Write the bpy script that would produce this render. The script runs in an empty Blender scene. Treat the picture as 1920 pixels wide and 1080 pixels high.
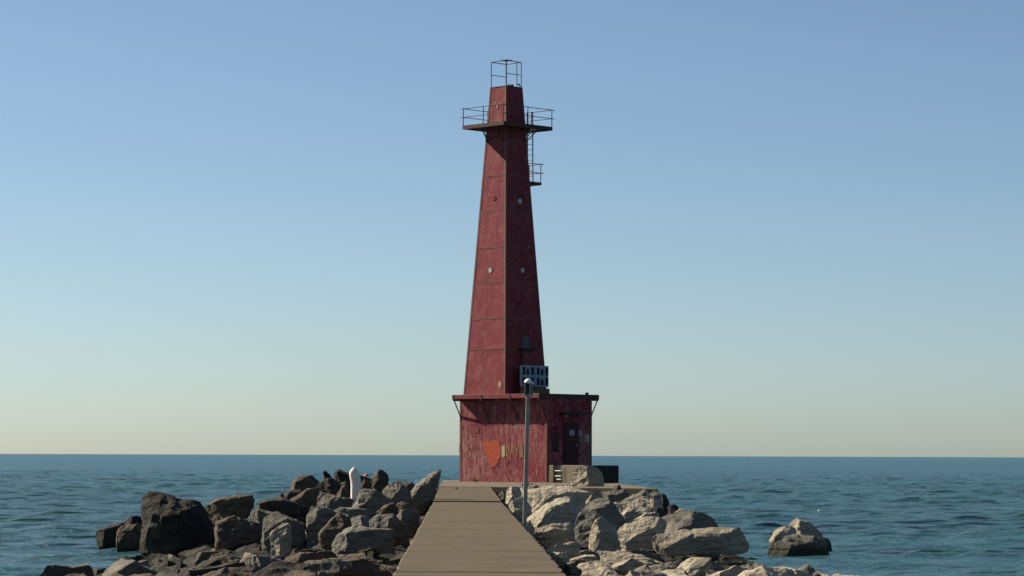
import bpy, bmesh, math, random
import numpy as np
from mathutils import Vector, Matrix, noise, Euler
random.seed(7)
S = bpy.context.scene
COL = S.collection

# ------------------------------------------------------------------ camera
FPX, EYE = 5250.0, 1.6                       # focal length in photo pixels (1920 wide), eye height over the walkway
PITCH, ROLL = math.atan(314 / FPX), 0.0035
cd = bpy.data.cameras.new('camera'); cam = bpy.data.objects.new('camera', cd); COL.objects.link(cam)
cd.sensor_width = 36; cd.lens = 36 * FPX / 1920; cd.clip_start = 0.5; cd.clip_end = 200000
CM = Matrix.Translation((0, 0, EYE)) @ Matrix.Rotation(math.pi/2 + PITCH, 4, 'X') @ Matrix.Rotation(ROLL, 4, 'Z')
cam.matrix_world = CM; S.camera = cam
CI = CM.inverted()

# ------------------------------------------------------------------ light
SUN_EL, SUN_BEHIND = math.radians(35), math.radians(28)   # sun to the left, a little beyond the lighthouse
SDIR = Vector((-math.cos(SUN_BEHIND)*math.cos(SUN_EL), math.sin(SUN_BEHIND)*math.cos(SUN_EL), math.sin(SUN_EL)))
w = bpy.data.worlds.new('World'); S.world = w; w.use_nodes = True
nt = w.node_tree; bg = nt.nodes['Background']
sky = nt.nodes.new('ShaderNodeTexSky'); sky.sky_type = 'NISHITA'; sky.sun_disc = False
sky.sun_elevation = SUN_EL; sky.sun_rotation = math.atan2(SDIR.x, SDIR.y)
sky.air_density = 0.68; sky.dust_density = 0.55; sky.ozone_density = 2.0; sky.altitude = 0
wb = nt.nodes.new('ShaderNodeMix'); wb.data_type = 'RGBA'; wb.blend_type = 'MULTIPLY'; wb.inputs[0].default_value = 1; wb.inputs[7].default_value = (.96, 1.03, 1.03, 1)   # white balance
nt.links.new(sky.outputs[0], wb.inputs[6]); nt.links.new(wb.outputs[2], bg.inputs[0]); bg.inputs[1].default_value = 0.05
sd = bpy.data.lights.new('sun', 'SUN'); sd.energy = 5.0; sd.angle = math.radians(0.6); sd.color = (1, 0.90, 0.74)
sun = bpy.data.objects.new('sun', sd); COL.objects.link(sun)
sun.rotation_euler = (-SDIR).to_track_quat('-Z', 'Y').to_euler(); sun.location = (-60, 60, 60)
S.view_settings.view_transform = 'Standard'; S.view_settings.look = 'None'
S.view_settings.exposure = 0.97; S.view_settings.gamma = 1.0
S.render.resolution_x, S.render.resolution_y = 1024, 576

# ------------------------------------------------------------------ pixel helpers (photo pixels, 1920 x 1080)
def ray(px, py):
    return (CM.to_3x3() @ Vector(((px-960)/FPX, -(py-540)/FPX, -1.0)))
def at(px, py, Y):                      # point on the pixel's ray at depth Y
    r = ray(px, py); return Vector((0, 0, EYE)) + r * (Y / r.y)
def atz(px, py, z):                     # point on the pixel's ray at height z
    r = ray(px, py); return Vector((0, 0, EYE)) + r * ((z-EYE) / r.z)
def proj(p):
    q = CI @ Vector(p); return (960 + FPX*q.x/-q.z, 540 - FPX*q.y/-q.z)
def bis(f, a, b):
    fa = f(a)
    for _ in range(60):
        m = (a+b)/2; fm = f(m)
        if (fm > 0) == (fa > 0): a, fa = m, fm
        else: b = m
    return (a+b)/2

# ------------------------------------------------------------------ object helpers
def link(name, me, mat=None, parent=None, smooth=False):
    o = bpy.data.objects.new(name, me); COL.objects.link(o)
    if mat and not me.materials: me.materials.append(mat)
    if parent: o.parent = parent
    if smooth:
        for p in me.polygons: p.use_smooth = True
    return o
def tag(o, label=None, cat=None, group=None, kind=None):
    if label: o['label'] = label
    if cat: o['category'] = cat
    if group: o['group'] = group
    if kind: o['kind'] = kind
    return o
def empty(name, loc, rz=0):
    o = bpy.data.objects.new(name, None); COL.objects.link(o); o.location = loc; o.rotation_euler = (0, 0, rz)
    o.empty_display_size = .3; return o
class MB:
    """collects shapes, builds ONE mesh object"""
    def __init__(s): s.bm = bmesh.new()
    def box(s, a, b, bev=0):
        x0, y0, z0 = a; x1, y1, z1 = b
        v = [s.bm.verts.new(p) for p in ((x0,y0,z0),(x1,y0,z0),(x1,y1,z0),(x0,y1,z0),(x0,y0,z1),(x1,y0,z1),(x1,y1,z1),(x0,y1,z1))]
        f = [s.bm.faces.new([v[i] for i in q]) for q in ((0,3,2,1),(4,5,6,7),(0,1,5,4),(1,2,6,5),(2,3,7,6),(3,0,4,7))]
        if bev:
            e = {e for q in f for e in q.edges}
            bmesh.ops.bevel(s.bm, geom=list(e), offset=bev, segments=1, affect='EDGES')
        return s
    def hexa(s, bot, top):
        v = [s.bm.verts.new(p) for p in list(bot)+list(top)]
        n = len(bot)
        s.bm.faces.new([v[i] for i in range(n)][::-1]); s.bm.faces.new([v[n+i] for i in range(n)])
        for i in range(n):
            j = (i+1) % n; s.bm.faces.new((v[i], v[j], v[n+j], v[n+i]))
        return s
    def bar(s, p, q, r=.02, n=8, r2=None):
        p, q = Vector(p), Vector(q); d = (q-p).normalized()
        a = d.orthogonal().normalized(); b = d.cross(a); r2 = r if r2 is None else r2
        A = [p + (a*math.cos(t)+b*math.sin(t))*r for t in [2*math.pi*i/n + math.pi/n for i in range(n)]]
        B = [q + (a*math.cos(t)+b*math.sin(t))*r2 for t in [2*math.pi*i/n + math.pi/n for i in range(n)]]
        return s.hexa(A, B)
    def tube(s, pts, r=.02, n=8):
        for p, q in zip(pts, pts[1:]): s.bar(p, q, r, n)
        return s
    def lathe(s, prof, c=(0,0,0), n=20):
        rings = []
        for (r, z) in prof:
            rings.append([s.bm.verts.new((c[0]+r*math.cos(2*math.pi*i/n), c[1]+r*math.sin(2*math.pi*i/n), c[2]+z)) for i in range(n)])
        for A, B in zip(rings, rings[1:]):
            for i in range(n):
                j = (i+1) % n; s.bm.faces.new((A[i], A[j], B[j], B[i]))
        s.bm.faces.new(rings[0][::-1]); s.bm.faces.new(rings[-1]); return s
    def poly(s, pts, nrm, t):
        nrm = Vector(nrm)
        return s.hexa([Vector(p) for p in pts], [Vector(p)+nrm*t for p in pts])
    def build(s, name, mat, parent=None, smooth=False):
        bmesh.ops.recalc_face_normals(s.bm, faces=s.bm.faces)
        me = bpy.data.meshes.new(name); s.bm.to_mesh(me); s.bm.free()
        return link(name, me, mat, parent, smooth)

# ------------------------------------------------------------------ materials
class NT:
    def __init__(s, name):
        s.m = bpy.data.materials.new(name); s.m.use_nodes = True; s.t = s.m.node_tree; s.n = s.t.nodes
        s.b = s.n['Principled BSDF']; s.co = s.n.new('ShaderNodeTexCoord')
    def L(s, a, b): s.t.links.new(a, b)
    def map(s, scale=(1,1,1), coord='Object', rot=(0,0,0), rnd=False):
        m = s.n.new('ShaderNodeMapping'); m.inputs['Scale'].default_value = scale; m.inputs['Rotation'].default_value = rot
        s.L(s.co.outputs[coord], m.inputs['Vector'])
        if rnd:
            oi = s.n.new('ShaderNodeObjectInfo'); k = s.n.new('ShaderNodeMath'); k.operation = 'MULTIPLY'; k.inputs[1].default_value = 37.0
            s.L(oi.outputs['Random'], k.inputs[0]); s.L(k.outputs[0], m.inputs['Location'])
        return m.outputs[0]
    def noise(s, vec, scale, detail=4, rough=.55, dist=0):
        n = s.n.new('ShaderNodeTexNoise'); n.inputs['Scale'].default_value = scale; n.inputs['Detail'].default_value = detail
        n.inputs['Roughness'].default_value = rough; n.inputs['Distortion'].default_value = dist
        s.L(vec, n.inputs['Vector']); return n.outputs['Fac']
    def ramp(s, fac, stops):
        r = s.n.new('ShaderNodeValToRGB'); e = r.color_ramp.elements
        while len(e) < len(stops): e.new(.5)
        for k, (p, c) in zip(e, stops): k.position = p; k.color = (c if len(c) == 4 else (*c, 1)) if not isinstance(c, (int, float)) else (c, c, c, 1)
        s.L(fac, r.inputs[0]); return r.outputs[0]
    def mix(s, fac, a, b, mode='MIX'):
        m = s.n.new('ShaderNodeMix'); m.data_type = 'RGBA'; m.blend_type = mode
        for sock, v in ((m.inputs[0], fac), (m.inputs[6], a), (m.inputs[7], b)):
            if isinstance(v, (int, float)): sock.default_value = v
            elif isinstance(v, tuple): sock.default_value = (*v, 1) if len(v) == 3 else v
            else: s.L(v, sock)
        return m.outputs[2]
    def bump(s, h, strength=.5, dist=.02, prev=None):
        b = s.n.new('ShaderNodeBump'); b.inputs['Strength'].default_value = strength; b.inputs['Distance'].default_value = dist
        s.L(h, b.inputs['Height'])
        if prev is not None: s.L(prev, b.inputs['Normal'])
        return b.outputs[0]
    def rand(s): return s.n.new('ShaderNodeObjectInfo').outputs['Random']
    def done(s, col, rough=.7, nrm=None, metal=0, spec=.3):
        if isinstance(col, tuple): s.b.inputs['Base Color'].default_value = (*col, 1)
        else: s.L(col, s.b.inputs['Base Color'])
        if isinstance(rough, (int, float)): s.b.inputs['Roughness'].default_value = rough
        else: s.L(rough, s.b.inputs['Roughness'])
        s.b.inputs['Metallic'].default_value = metal; s.b.inputs['Specular IOR Level'].default_value = spec
        if nrm is not None: s.L(nrm, s.b.inputs['Normal'])
        return s.m

RED = (0.1443, 0.02028, 0.02652); RED2 = (0.1014, 0.01248, 0.01872)
def mat_tower():
    t = NT('tower_red_paint'); v = t.map(rnd=True)
    base = t.mix(t.ramp(t.noise(v, .8, 6, .62), [(.34, 0), (.66, 1)]), (0.1638, 0.01812, 0.02796), (0.2129, 0.03472, 0.04543))
    base = t.mix(t.ramp(t.rand(), [(0, 0), (1, .3)]), base, (0.1256, 0.01359, 0.02097))
    streak = t.noise(t.map((6, 6, .7), rnd=True), 1.3, 6, .65)
    base = t.mix(t.ramp(streak, [(.50, 0), (.68, .55)]), base, (0.2239, 0.06416, 0.06115))
    fade = t.ramp(t.noise(v, 1.6, 8, .68, .6), [(.52, 0), (.66, .75)])
    base = t.mix(fade, base, (0.2348, 0.06793, 0.06115))
    rust = t.ramp(t.noise(v, 1.25, 9, .70, .7), [(.56, 0), (.63, .85)])
    base = t.mix(rust, base, (0.1474, 0.03472, 0.01922))
    spot = t.ramp(t.noise(v, 5.5, 5, .62), [(.635, 0), (.665, 1)])
    base = t.mix(spot, base, (0.0415, 0.01359, 0.01223))
    chip = t.ramp(t.noise(t.map((1.4, 1.4, .8), rnd=True), 4.2, 4, .55), [(.66, 0), (.69, .85)])
    base = t.mix(chip, base, (0.3276, 0.1661, 0.1485))
    runs = t.mix(1.0, t.ramp(t.noise(t.map((9, 9, .35), rnd=True), 1.2, 5, .6), [(.55, 0), (.66, .9)]), t.ramp(t.noise(v, .7, 3, .5), [(.46, 0), (.62, 1)]), 'MULTIPLY')
    base = t.mix(runs, base, (.085, .028, .014))
    n = t.bump(t.noise(v, 9, 6, .65), .35, .02)
    return t.done(base, .66, n, 0, .12)
def mat_base():
    t = NT('weathered_base_paint'); v = t.map()
    big = t.noise(v, .55, 5, .6)
    base = t.mix(t.ramp(t.noise(v, 1.1, 5, .6), [(.35, 0), (.68, 1)]), (0.1583, 0.01359, 0.02271), (0.1365, 0.01812, 0.03669))
    st = t.noise(t.map((2.6, 2.6, .6)), 1.6, 9, .72, .4)
    amt = t.ramp(big, [(.40, .15), (.56, 1)])
    base = t.mix(t.mix(1.0, t.ramp(st, [(.43, 0), (.55, 1)]), amt, 'MULTIPLY'), base, (0.2566, 0.08907, 0.07688))
    st2 = t.noise(t.map((6.5, 6.5, 1.5)), 1.7, 7, .70, .2)
    base = t.mix(t.ramp(st2, [(.55, 0), (.62, .85)]), base, (0.0819, 0.01057, 0.01485))
    rust = t.ramp(t.noise(v, 1.0, 7, .65, .4), [(.60, 0), (.66, .85)])
    base = t.mix(rust, base, (0.1037, 0.01962, 0.01398))
    pur = t.ramp(t.noise(v, 2.4, 4, .55), [(.57, 0), (.66, .55)])
    base = t.mix(pur, base, (0.1092, 0.03019, 0.06115))
    chips = t.ramp(t.noise(t.map((3.0, 3.0, 1.1)), 2.4, 7, .66), [(.55, 0), (.61, .85)])
    base = t.mix(chips, base, (0.2948, 0.1245, 0.1092))
    flecks = t.ramp(t.noise(t.map((3.0, 3.0, 1.6)), 5.2, 4, .6), [(.62, 0), (.66, .9)])
    base = t.mix(flecks, base, (0.06006, 0.01057, 0.01398))
    scuff = t.mix(1.0, t.ramp(t.noise(t.map((2.2, 2.2, 1.2)), 2.0, 8, .72, .5), [(.47, 0), (.56, .8)]), t.ramp(t.noise(v, .42, 3, .5), [(.47, 0), (.60, 1)]), 'MULTIPLY')
    base = t.mix(scuff, base, (.27, .15, .12))
    n = t.bump(st, .5, .03, t.bump(t.noise(v, 11, 6, .7), .4, .02))
    return t.done(base, .74, n, 0, .1)
def mat_simple(name, c1, c2, scale=4, rough=.7, bump=.3, spec=.25, metal=0, stretch=(1,1,1), rnd=True):
    t = NT(name); v = t.map(stretch, rnd=rnd)
    return t.done(t.mix(t.ramp(t.noise(v, scale, 6, .62), [(.32, 0), (.68, 1)]), c1, c2), rough, t.bump(t.noise(v, scale*4, 5, .65), bump, .02), metal, spec)
def mat_rock(name, ca, cb, cc, dark):
    t = NT(name); v = t.map(rnd=True)
    big = t.noise(v, .9, 6, .6, .3)
    c = t.mix(t.ramp(big, [(.34, 0), (.66, 1)]), ca, cb)
    c = t.mix(t.ramp(t.noise(v, 2.6, 8, .68), [(.52, 0), (.72, .8)]), c, cc)
    veins = t.noise(t.map((1, 1, 5), rot=(.5, .35, 0), rnd=True), 1.8, 6, .6, .6)
    c = t.mix(t.ramp(veins, [(.50, 0), (.60, .55)]), c, dark)
    pits = t.noise(v, 9, 6, .7)
    c = t.mix(t.ramp(pits, [(.30, .75), (.42, 0)]), c, dark)
    c = t.mix(t.ramp(t.rand(), [(0, .45), (.6, 0)]), c, dark)
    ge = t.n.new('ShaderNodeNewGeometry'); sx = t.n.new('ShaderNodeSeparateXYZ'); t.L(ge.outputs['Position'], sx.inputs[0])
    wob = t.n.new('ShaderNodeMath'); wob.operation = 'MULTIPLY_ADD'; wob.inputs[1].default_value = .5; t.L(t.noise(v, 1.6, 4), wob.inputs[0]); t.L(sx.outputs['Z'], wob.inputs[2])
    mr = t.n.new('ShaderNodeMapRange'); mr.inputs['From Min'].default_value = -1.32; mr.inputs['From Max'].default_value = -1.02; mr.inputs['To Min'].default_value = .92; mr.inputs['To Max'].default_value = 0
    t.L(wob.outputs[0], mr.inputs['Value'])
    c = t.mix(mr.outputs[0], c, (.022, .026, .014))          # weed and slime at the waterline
    n = t.bump(t.noise(v, 6, 10, .72), .75, .10, t.bump(veins, .55, .14, t.bump(t.noise(v, 1.9, 6, .6), .6, .2)))
    return t.done(c, .88, n, 0, .2)
def mat_concrete(name, a, b, stain, stretch=(1,1,1)):
    t = NT(name); v = t.map(rnd=True)
    c = t.mix(t.ramp(t.noise(v, .55, 7, .62), [(.33, 0), (.67, 1)]), a, b)
    c = t.mix(t.ramp(t.noise(t.map(stretch, rnd=True), 1.4, 6, .62), [(.48, 0), (.64, .9)]), c, stain)
    c = t.mix(t.ramp(t.noise(v, 14, 4, .6), [(.60, 0), (.72, .45)]), c, stain)
    c = t.mix(t.ramp(t.noise(v, .9, 8, .7, .8), [(.58, 0), (.64, .55)]), c, stain)
    dk = tuple(q*.45 for q in stain); lt = tuple(min(.5, q*1.7) for q in a)
    c = t.mix(t.ramp(t.noise(t.map((.8, .25, 1), rnd=True), 2.4, 7, .7, 1.2), [(.495, 0), (.503, .7), (.511, 0)]), c, dk)
    c = t.mix(t.ramp(t.noise(v, 3.1, 3, .5), [(.71, 0), (.73, .8)]), c, lt)
    n = t.bump(t.noise(v, 22, 6, .7), .35, .02, t.bump(t.noise(v, 1.5, 4), .25, .05))
    return t.done(c, .85, n, 0, .2)

M = dict(
    tower=mat_tower(), base=mat_base(),
    trim=mat_simple('rusty_red_trim', (0.1645, 0.04624, 0.04111), (0.1336, 0.06166, 0.04317), 5),
    deck=mat_simple('rusty_deck_plate', (0.07956, 0.02519, 0.01989), (0.04972, 0.0232, 0.01724), 3),
    rail=mat_simple('dark_rusted_rail', (.055, .022, .020), (.085, .035, .028), 6),
    core=mat_simple('seam_dark', (0.0468, 0.01404, 0.01404), (0.0312, 0.0117, 0.00936), 6),
    bare=mat_simple('blistered_cream_patch', (0.3588, 0.2652, 0.1716), (0.2184, 0.1092, 0.0624), 8),
    glass=mat_simple('porthole_glass_white', (0.39, 0.4212, 0.39), (0.2808, 0.312, 0.2964), 5, .35, .1, .5),
    ring=mat_simple('porthole_ring', (0.1248, 0.0312, 0.0312), (0.078, 0.0312, 0.0234), 6),
    greenish=mat_simple('verdigris_sheet', (.09, .12, .11), (.05, .07, .065), 5),
    door=mat_simple('dark_red_door', (0.0663, 0.008619, 0.01326), (0.04641, 0.008619, 0.01127), 3),
    black=mat_simple('black_soot', (.018, .016, .016), (.03, .025, .024), 5),
    paper=mat_simple('faded_notice', (0.273, 0.3003, 0.3089), (0.1966, 0.2184, 0.2317), 9),
    heart=mat_simple('orange_spray', (.34, .050, .012), (.29, .040, .012), 4, .6, .2, .2),
    yellow=mat_simple('yellow_spray', (0.3432, 0.2106, 0.0546), (0.2652, 0.1326, 0.0468), 9),
    cream=mat_simple('cream_paint_block', (0.3744, 0.3276, 0.234), (0.2808, 0.2262, 0.156), 6),
    purple=mat_simple('purple_spray', (0.1014, 0.0468, 0.078), (0.117, 0.039, 0.0468), 6),
    brownblk=mat_simple('brown_paint_block', (0.2028, 0.1014, 0.0702), (0.156, 0.0702, 0.0468), 5),
    rustred=mat_simple('bare_rust_patch', (0.1482, 0.0273, 0.01404), (0.1014, 0.0234, 0.01404), 7),
    panel=mat_simple('panel_frame_blue_grey', (.23, .28, .32), (.19, .235, .27), 3, .5, .05, .3),
    cell=mat_simple('solar_cell', (.008, .014, .03), (.012, .02, .036), 2, .45, .0, .08),
    wood=mat_simple('yellow_brown_timber', (0.17, 0.1105, 0.051), (0.1105, 0.068, 0.034), 6),
    galv=mat_simple('weathered_galvanised', (.33, .30, .25), (.24, .215, .175), 8, .7, .2, .15),
        white=mat_simple('white_enamel', (.72, .72, .70), (.60, .60, .57), 6, .4, .05, .4),
    drift=mat_simple('bleached_driftwood', (.80, .72, .62), (.68, .60, .50), 3, .8, .5, .15, 0, (6, 6, .7)),
    concrete=mat_concrete('walkway_concrete', (0.0945, 0.0693, 0.036), (0.0792, 0.0585, 0.0312), (0.054, 0.0405, 0.0232), (.25, 3.2, 1)),
    platform=mat_concrete('platform_concrete', (0.152, 0.12, 0.08), (0.128, 0.1024, 0.0704), (0.08, 0.064, 0.044)),
    stain=mat_concrete('landing_concrete', (0.24, 0.196, 0.132), (0.192, 0.16, 0.112), (0.088, 0.064, 0.04), (3, 3, .6)),
    landing_shade=mat_concrete('landing_concrete_shaded', (.030, .030, .028), (.022, .022, .021), (.04, .035, .03)),  # near-black copy of the landing concrete, shade put into the colour
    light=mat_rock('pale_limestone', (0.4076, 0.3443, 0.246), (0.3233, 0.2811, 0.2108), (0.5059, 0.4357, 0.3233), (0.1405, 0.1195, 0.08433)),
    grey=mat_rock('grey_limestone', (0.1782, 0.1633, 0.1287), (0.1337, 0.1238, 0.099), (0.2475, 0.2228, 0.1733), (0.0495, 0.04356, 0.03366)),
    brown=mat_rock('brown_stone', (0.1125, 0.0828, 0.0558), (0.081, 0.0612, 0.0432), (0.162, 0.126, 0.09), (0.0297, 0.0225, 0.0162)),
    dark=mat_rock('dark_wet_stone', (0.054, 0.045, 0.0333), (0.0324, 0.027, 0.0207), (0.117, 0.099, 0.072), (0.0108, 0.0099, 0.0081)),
    buoy=mat_simple('buoy_red', (.50, .025, .02), (.42, .02, .02), 3, .5, .05, .3),
)

# ------------------------------------------------------------------ sea
WATER = -1.8
def sea():
    def axis(a, step0, growth, lim):
        o = [a]; s = step0
        while o[-1] < lim: o.append(o[-1]+s); s *= growth
        return o
    ys = []; y = 24.0; s = .55
    while y < 60: ys.append(y); y += 1.2
    while y < 90000:
        ys.append(y)
        s = .30 if y < 170 else .30 * (y/170)**1.75
        y += s
    ys = [-4000, -800, -200, -60, -10] + ys + [90000]
    xs = [-60000, -20000, -7000, -2500, -1100, -600, -380, -260, -190, -140, -110]
    xs = xs + list(np.arange(-90, 90.01, .46)) + [-v for v in xs[::-1]]
    X, Y = np.meshgrid(np.array(xs), np.array(ys)); Z = np.zeros_like(X)
    rng = np.random.RandomState(3)
    for i in range(60):
        lam = 1.25 * (7.5/1.25)**rng.rand(); k = 2*math.pi/lam
        th = math.radians(-62) + rng.randn()*.62
        a = .0036 * lam**.80
        Z += a*np.sin(k*(X*math.cos(th)+Y*math.sin(th)) + rng.rand()*6.28)
    Z = Z + .5*np.maximum(Z, 0)**2/.12
    f = np.clip((900-Y)/500, 0, 1)*np.clip((Y-10)/30, 0, 1)*np.clip((130-np.abs(X))/40, 0, 1)
    Z *= f
    nr, nc = X.shape
    co = np.stack([X, Y, Z], -1).reshape(-1, 3)
    idx = np.arange(nr*nc).reshape(nr, nc)
    q = np.stack([idx[:-1, :-1], idx[:-1, 1:], idx[1:, 1:], idx[1:, :-1]], -1).reshape(-1, 4)
    me = bpy.data.meshes.new('water'); me.vertices.add(len(co)); me.vertices.foreach_set('co', co.ravel())
    me.loops.add(q.size); me.loops.foreach_set('vertex_index', q.ravel().astype(np.int32))
    me.polygons.add(len(q)); me.polygons.foreach_set('loop_start', np.arange(0, q.size, 4, dtype=np.int32))
    me.polygons.foreach_set('use_smooth', np.ones(len(q), dtype=bool)); me.update(); me.validate()
    t = NT('lake_water')
    v = t.map()
    n1 = t.noise(t.map((.9, 1.6, 1), rot=(0, 0, .45)), .5, 5, .62)
    n2 = t.noise(t.map((.8, 1.9, 1), rot=(0, 0, .35)), 2.2, 5, .65)
    n3 = t.noise(t.map((.03, .055, 1), rot=(0, 0, .3)), .9, 4, .6)
    nr_ = t.bump(n3, .9, 3.0, t.bump(n1, 1, .6, t.bump(n2, 1, .22)))
    col = t.mix(t.ramp(n3, [(.35, 0), (.65, 1)]), (.026, .077, .096), (.035, .097, .118))
    mat = t.done(col, .28, nr_, 0, .17); t.b.inputs['IOR'].default_value = 1.33
    o = link('water', me, mat); o.location.z = WATER
    tag(o, 'blue green lake water with small choppy waves', kind='structure')
sea()

# ------------------------------------------------------------------ walkway
VPX = 861.0
WDIR = Vector((ray(VPX, 854).x / ray(VPX, 854).y, 1.0))       # x per metre of depth
WL, WR = -.888, 1.483
def wx(lat, y): return lat + WDIR.x*y
def slab_strip(parent, y0, y1, z0, z1, dl=0., dr=0., mat=None):
    g = .008
    a, b = y0+g, y1-g
    l0, r0, l1, r1 = wx(WL+dl, a), wx(WR+dr, a), wx(WL+dl, b), wx(WR+dr, b)
    m = MB(); n = 18; secs = []
    for i in range(n+1):
        t_ = i/n; y = a+(b-a)*t_; z = z0+(z1-z0)*t_
        jl, jr = [noise.fractal(Vector((q, y*1.3, 0)), .6, 2.2, 4)*.045 for q in (3.3, 9.1)]
        l, r_ = l0+(l1-l0)*t_+jl, r0+(r1-r0)*t_+jr
        e0 = .015 if i in (0, n) else 0; ch = .03
        zz = [z+noise.noise(Vector((q*.8, y*.7, 4)))*.012-e0 for q in range(5)]
        xs_ = [l+ch, l+(r_-l)*.27, l+(r_-l)*.5, l+(r_-l)*.74, r_-ch]
        pts_ = [(l, y, z-.55), (l, y, z-ch-abs(jl)*.6)]+[(x_, y, q) for x_, q in zip(xs_, zz)]+[(r_, y, z-ch-abs(jr)*.6), (r_, y, z-.55)]
        secs.append([m.bm.verts.new(p) for p in pts_])
    for A_, B_ in zip(secs, secs[1:]):
        for q in range(len(A_)):
            w_ = (q+1) % len(A_); m.bm.faces.new((A_[q], A_[w_], B_[w_], B_[q]))
    m.bm.faces.new(secs[0]); m.bm.faces.new(secs[-1][::-1])
    o = m.build('slab', mat or M['concrete'], parent); return o
walk = MB().hexa([(wx(WL+.12, 10), 10, -2.4), (wx(WR-.12, 10), 10, -2.4), (wx(WR-.12, 131), 131, -2.4), (wx(WL+.12, 131), 131, -2.4)],
                 [(wx(WL+.12, 10), 10, -.45), (wx(WR-.12, 10), 10, -.45), (wx(WR-.12, 131), 131, -.32), (wx(WL+.12, 131), 131, -.32)]).build('walkway', M['platform'])
tag(walk, 'narrow concrete walkway leading to the red lighthouse', kind='structure')
ys = [12, 21, 30, 39, 47, 54, 61, 68, 75, 82, 89, 96.83]
for a, b in zip(ys, ys[1:]):
    k = random.uniform(-.008, .008)
    slab_strip(walk, a, b, k, k + random.uniform(-.006, .006), random.uniform(-.012, .012), random.uniform(-.012, .012))
ZD = .15                                                   # deck level under the lighthouse
yf = [96.87, 104, 112, 120.5, 130.9]
for a, b in zip(yf, yf[1:]):
    za = .045 + (ZD-.055)*(a-97)/34; zb = .045 + (ZD-.055)*(b-97)/34
    slab_strip(walk, a, b, za, zb, .0, .0)

# ------------------------------------------------------------------ pier platform the lighthouse stands on
pf = [atz(823, 911, ZD), atz(1238, 917, ZD)]
PFL = Vector((pf[0].x, 131.0)); PFR = Vector((at(1238, 917, 123).x, 124.5))
m = MB()
A = [(PFL.x, PFL.y), (PFR.x, PFR.y), (5.55, 148), (5.4, 165), (-4.0, 165)]
m.hexa([(x, y, ZD-.42) for x, y in A], [(x, y, ZD) for x, y in A])
bmesh.ops.bevel(m.bm, geom=list(m.bm.edges), offset=.03, segments=2, affect='EDGES')
plat = m.build('pier_platform', M['platform'])
tag(plat, 'flat concrete pier platform under the lighthouse', kind='structure')
m = MB(); cxy = Vector((.5, 145))
B = [(cxy.x+(x-cxy.x)*.93, cxy.y+(y-cxy.y)*.96) for x, y in A]
m.hexa([(x, y, -3) for x, y in B], [(x, y, ZD-.42) for x, y in B]); m.build('crib', M['platform'], plat)

# ------------------------------------------------------------------ lighthouse
C0 = atz(1025, 905, ZD)
LH = empty('lighthouse', C0, -math.pi/4)
tag(LH, 'tall red pyramidal steel lighthouse on a square peeling base at the pier end', 'lighthouse')
LM = Matrix.Translation(C0) @ Matrix.Rotation(-math.pi/4, 4, 'Z')
LI = LM.inverted()
def lp(p): return proj(LM @ Vector(p))
L = -bis(lambda x: lp((x, 0, 0))[0]-862, -12, 0)
W = bis(lambda y: lp((0, y, 0))[0]-1109, 0, 8)
OV = .58                                                   # roof overhang front and back
HR = bis(lambda z: lp((0, -OV, z))[1]-737.5, 2, 8)         # roof top
HS = .25
def wl(px, py):                                            # pixel -> point on the front (left) wall, plane y=0
    o = LI @ Vector((0, 0, EYE)); d = LI.to_3x3() @ ray(px, py); k = -o.y/d.y; p = o + d*k; return p.x, p.z
def wr(px, py):                                            # pixel -> point on the side (right) wall, plane x=0
    o = LI @ Vector((0, 0, EYE)); d = LI.to_3x3() @ ray(px, py); k = -o.x/d.x; p = o + d*k; return p.y, p.z
print('L W HR', L, W, HR, C0)

# base wall: grid boxes with slightly dented plates
def grid_box(name, x0, x1, y0, y1, z0, z1, mat, parent, dent=.012, step=.22):
    bm = bmesh.new()
    nx, ny, nz = max(2, int((x1-x0)/step)), max(2, int((y1-y0)/step)), max(2, int((z1-z0)/step))
    vs = {}
    def V(i, j, k):
        if (i, j, k) not in vs: vs[i, j, k] = bm.verts.new((x0+(x1-x0)*i/nx, y0+(y1-y0)*j/ny, z0+(z1-z0)*k/nz))
        return vs[i, j, k]
    for i in range(nx):
        for k in range(nz):
            bm.faces.new((V(i,0,k), V(i+1,0,k), V(i+1,0,k+1), V(i,0,k+1))); bm.faces.new((V(i+1,ny,k), V(i,ny,k), V(i,ny,k+1), V(i+1,ny,k+1)))
    for j in range(ny):
        for k in range(nz):
            bm.faces.new((V(nx,j,k), V(nx,j+1,k), V(nx,j+1,k+1), V(nx,j,k+1))); bm.faces.new((V(0,j+1,k), V(0,j,k), V(0,j,k+1), V(0,j+1,k+1)))
    for i in range(nx):
        for j in range(ny):
            bm.faces.new((V(i,j,nz), V(i+1,j,nz), V(i+1,j+1,nz), V(i,j+1,nz))); bm.faces.new((V(i,j+1,0), V(i+1,j+1,0), V(i+1,j,0), V(i,j,0)))
    for (i, j, k), v in vs.items():
        n = noise.noise(v.co*1.1)*dent
        if i in (0, nx) and 0 < k < nz and 0 < j < ny: v.co.x += n
        elif j in (0, ny) and 0 < k < nz and 0 < i < nx: v.co.y += n
    me = bpy.data.meshes.new(name); bm.to_mesh(me); bm.free(); return link(name, me, mat, parent, True)
wall = grid_box('base_wall', -L, 0, 0, W, -.02, HR-HS, M['base'], LH, .006)
for p in wall.data.polygons: p.use_smooth = False
# corner angles and a foot strip
for x, y in ((-L, 0), (0, 0), (0, W), (-L, W)):
    sx = -1 if x < -1 else 1; sy = -1 if y < 1 else 1
    m = MB(); m.box((min(x, x-sx*.12)-(.0 if sx > 0 else .014), y-.014 if sy < 0 else y-.12, -.015), (max(x, x-sx*.12)+(.014 if sx > 0 else 0), y+.12 if sy < 0 else y+.014, HR-HS-.004))
    m.build('corner_angle', M['trim'], wall)
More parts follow.
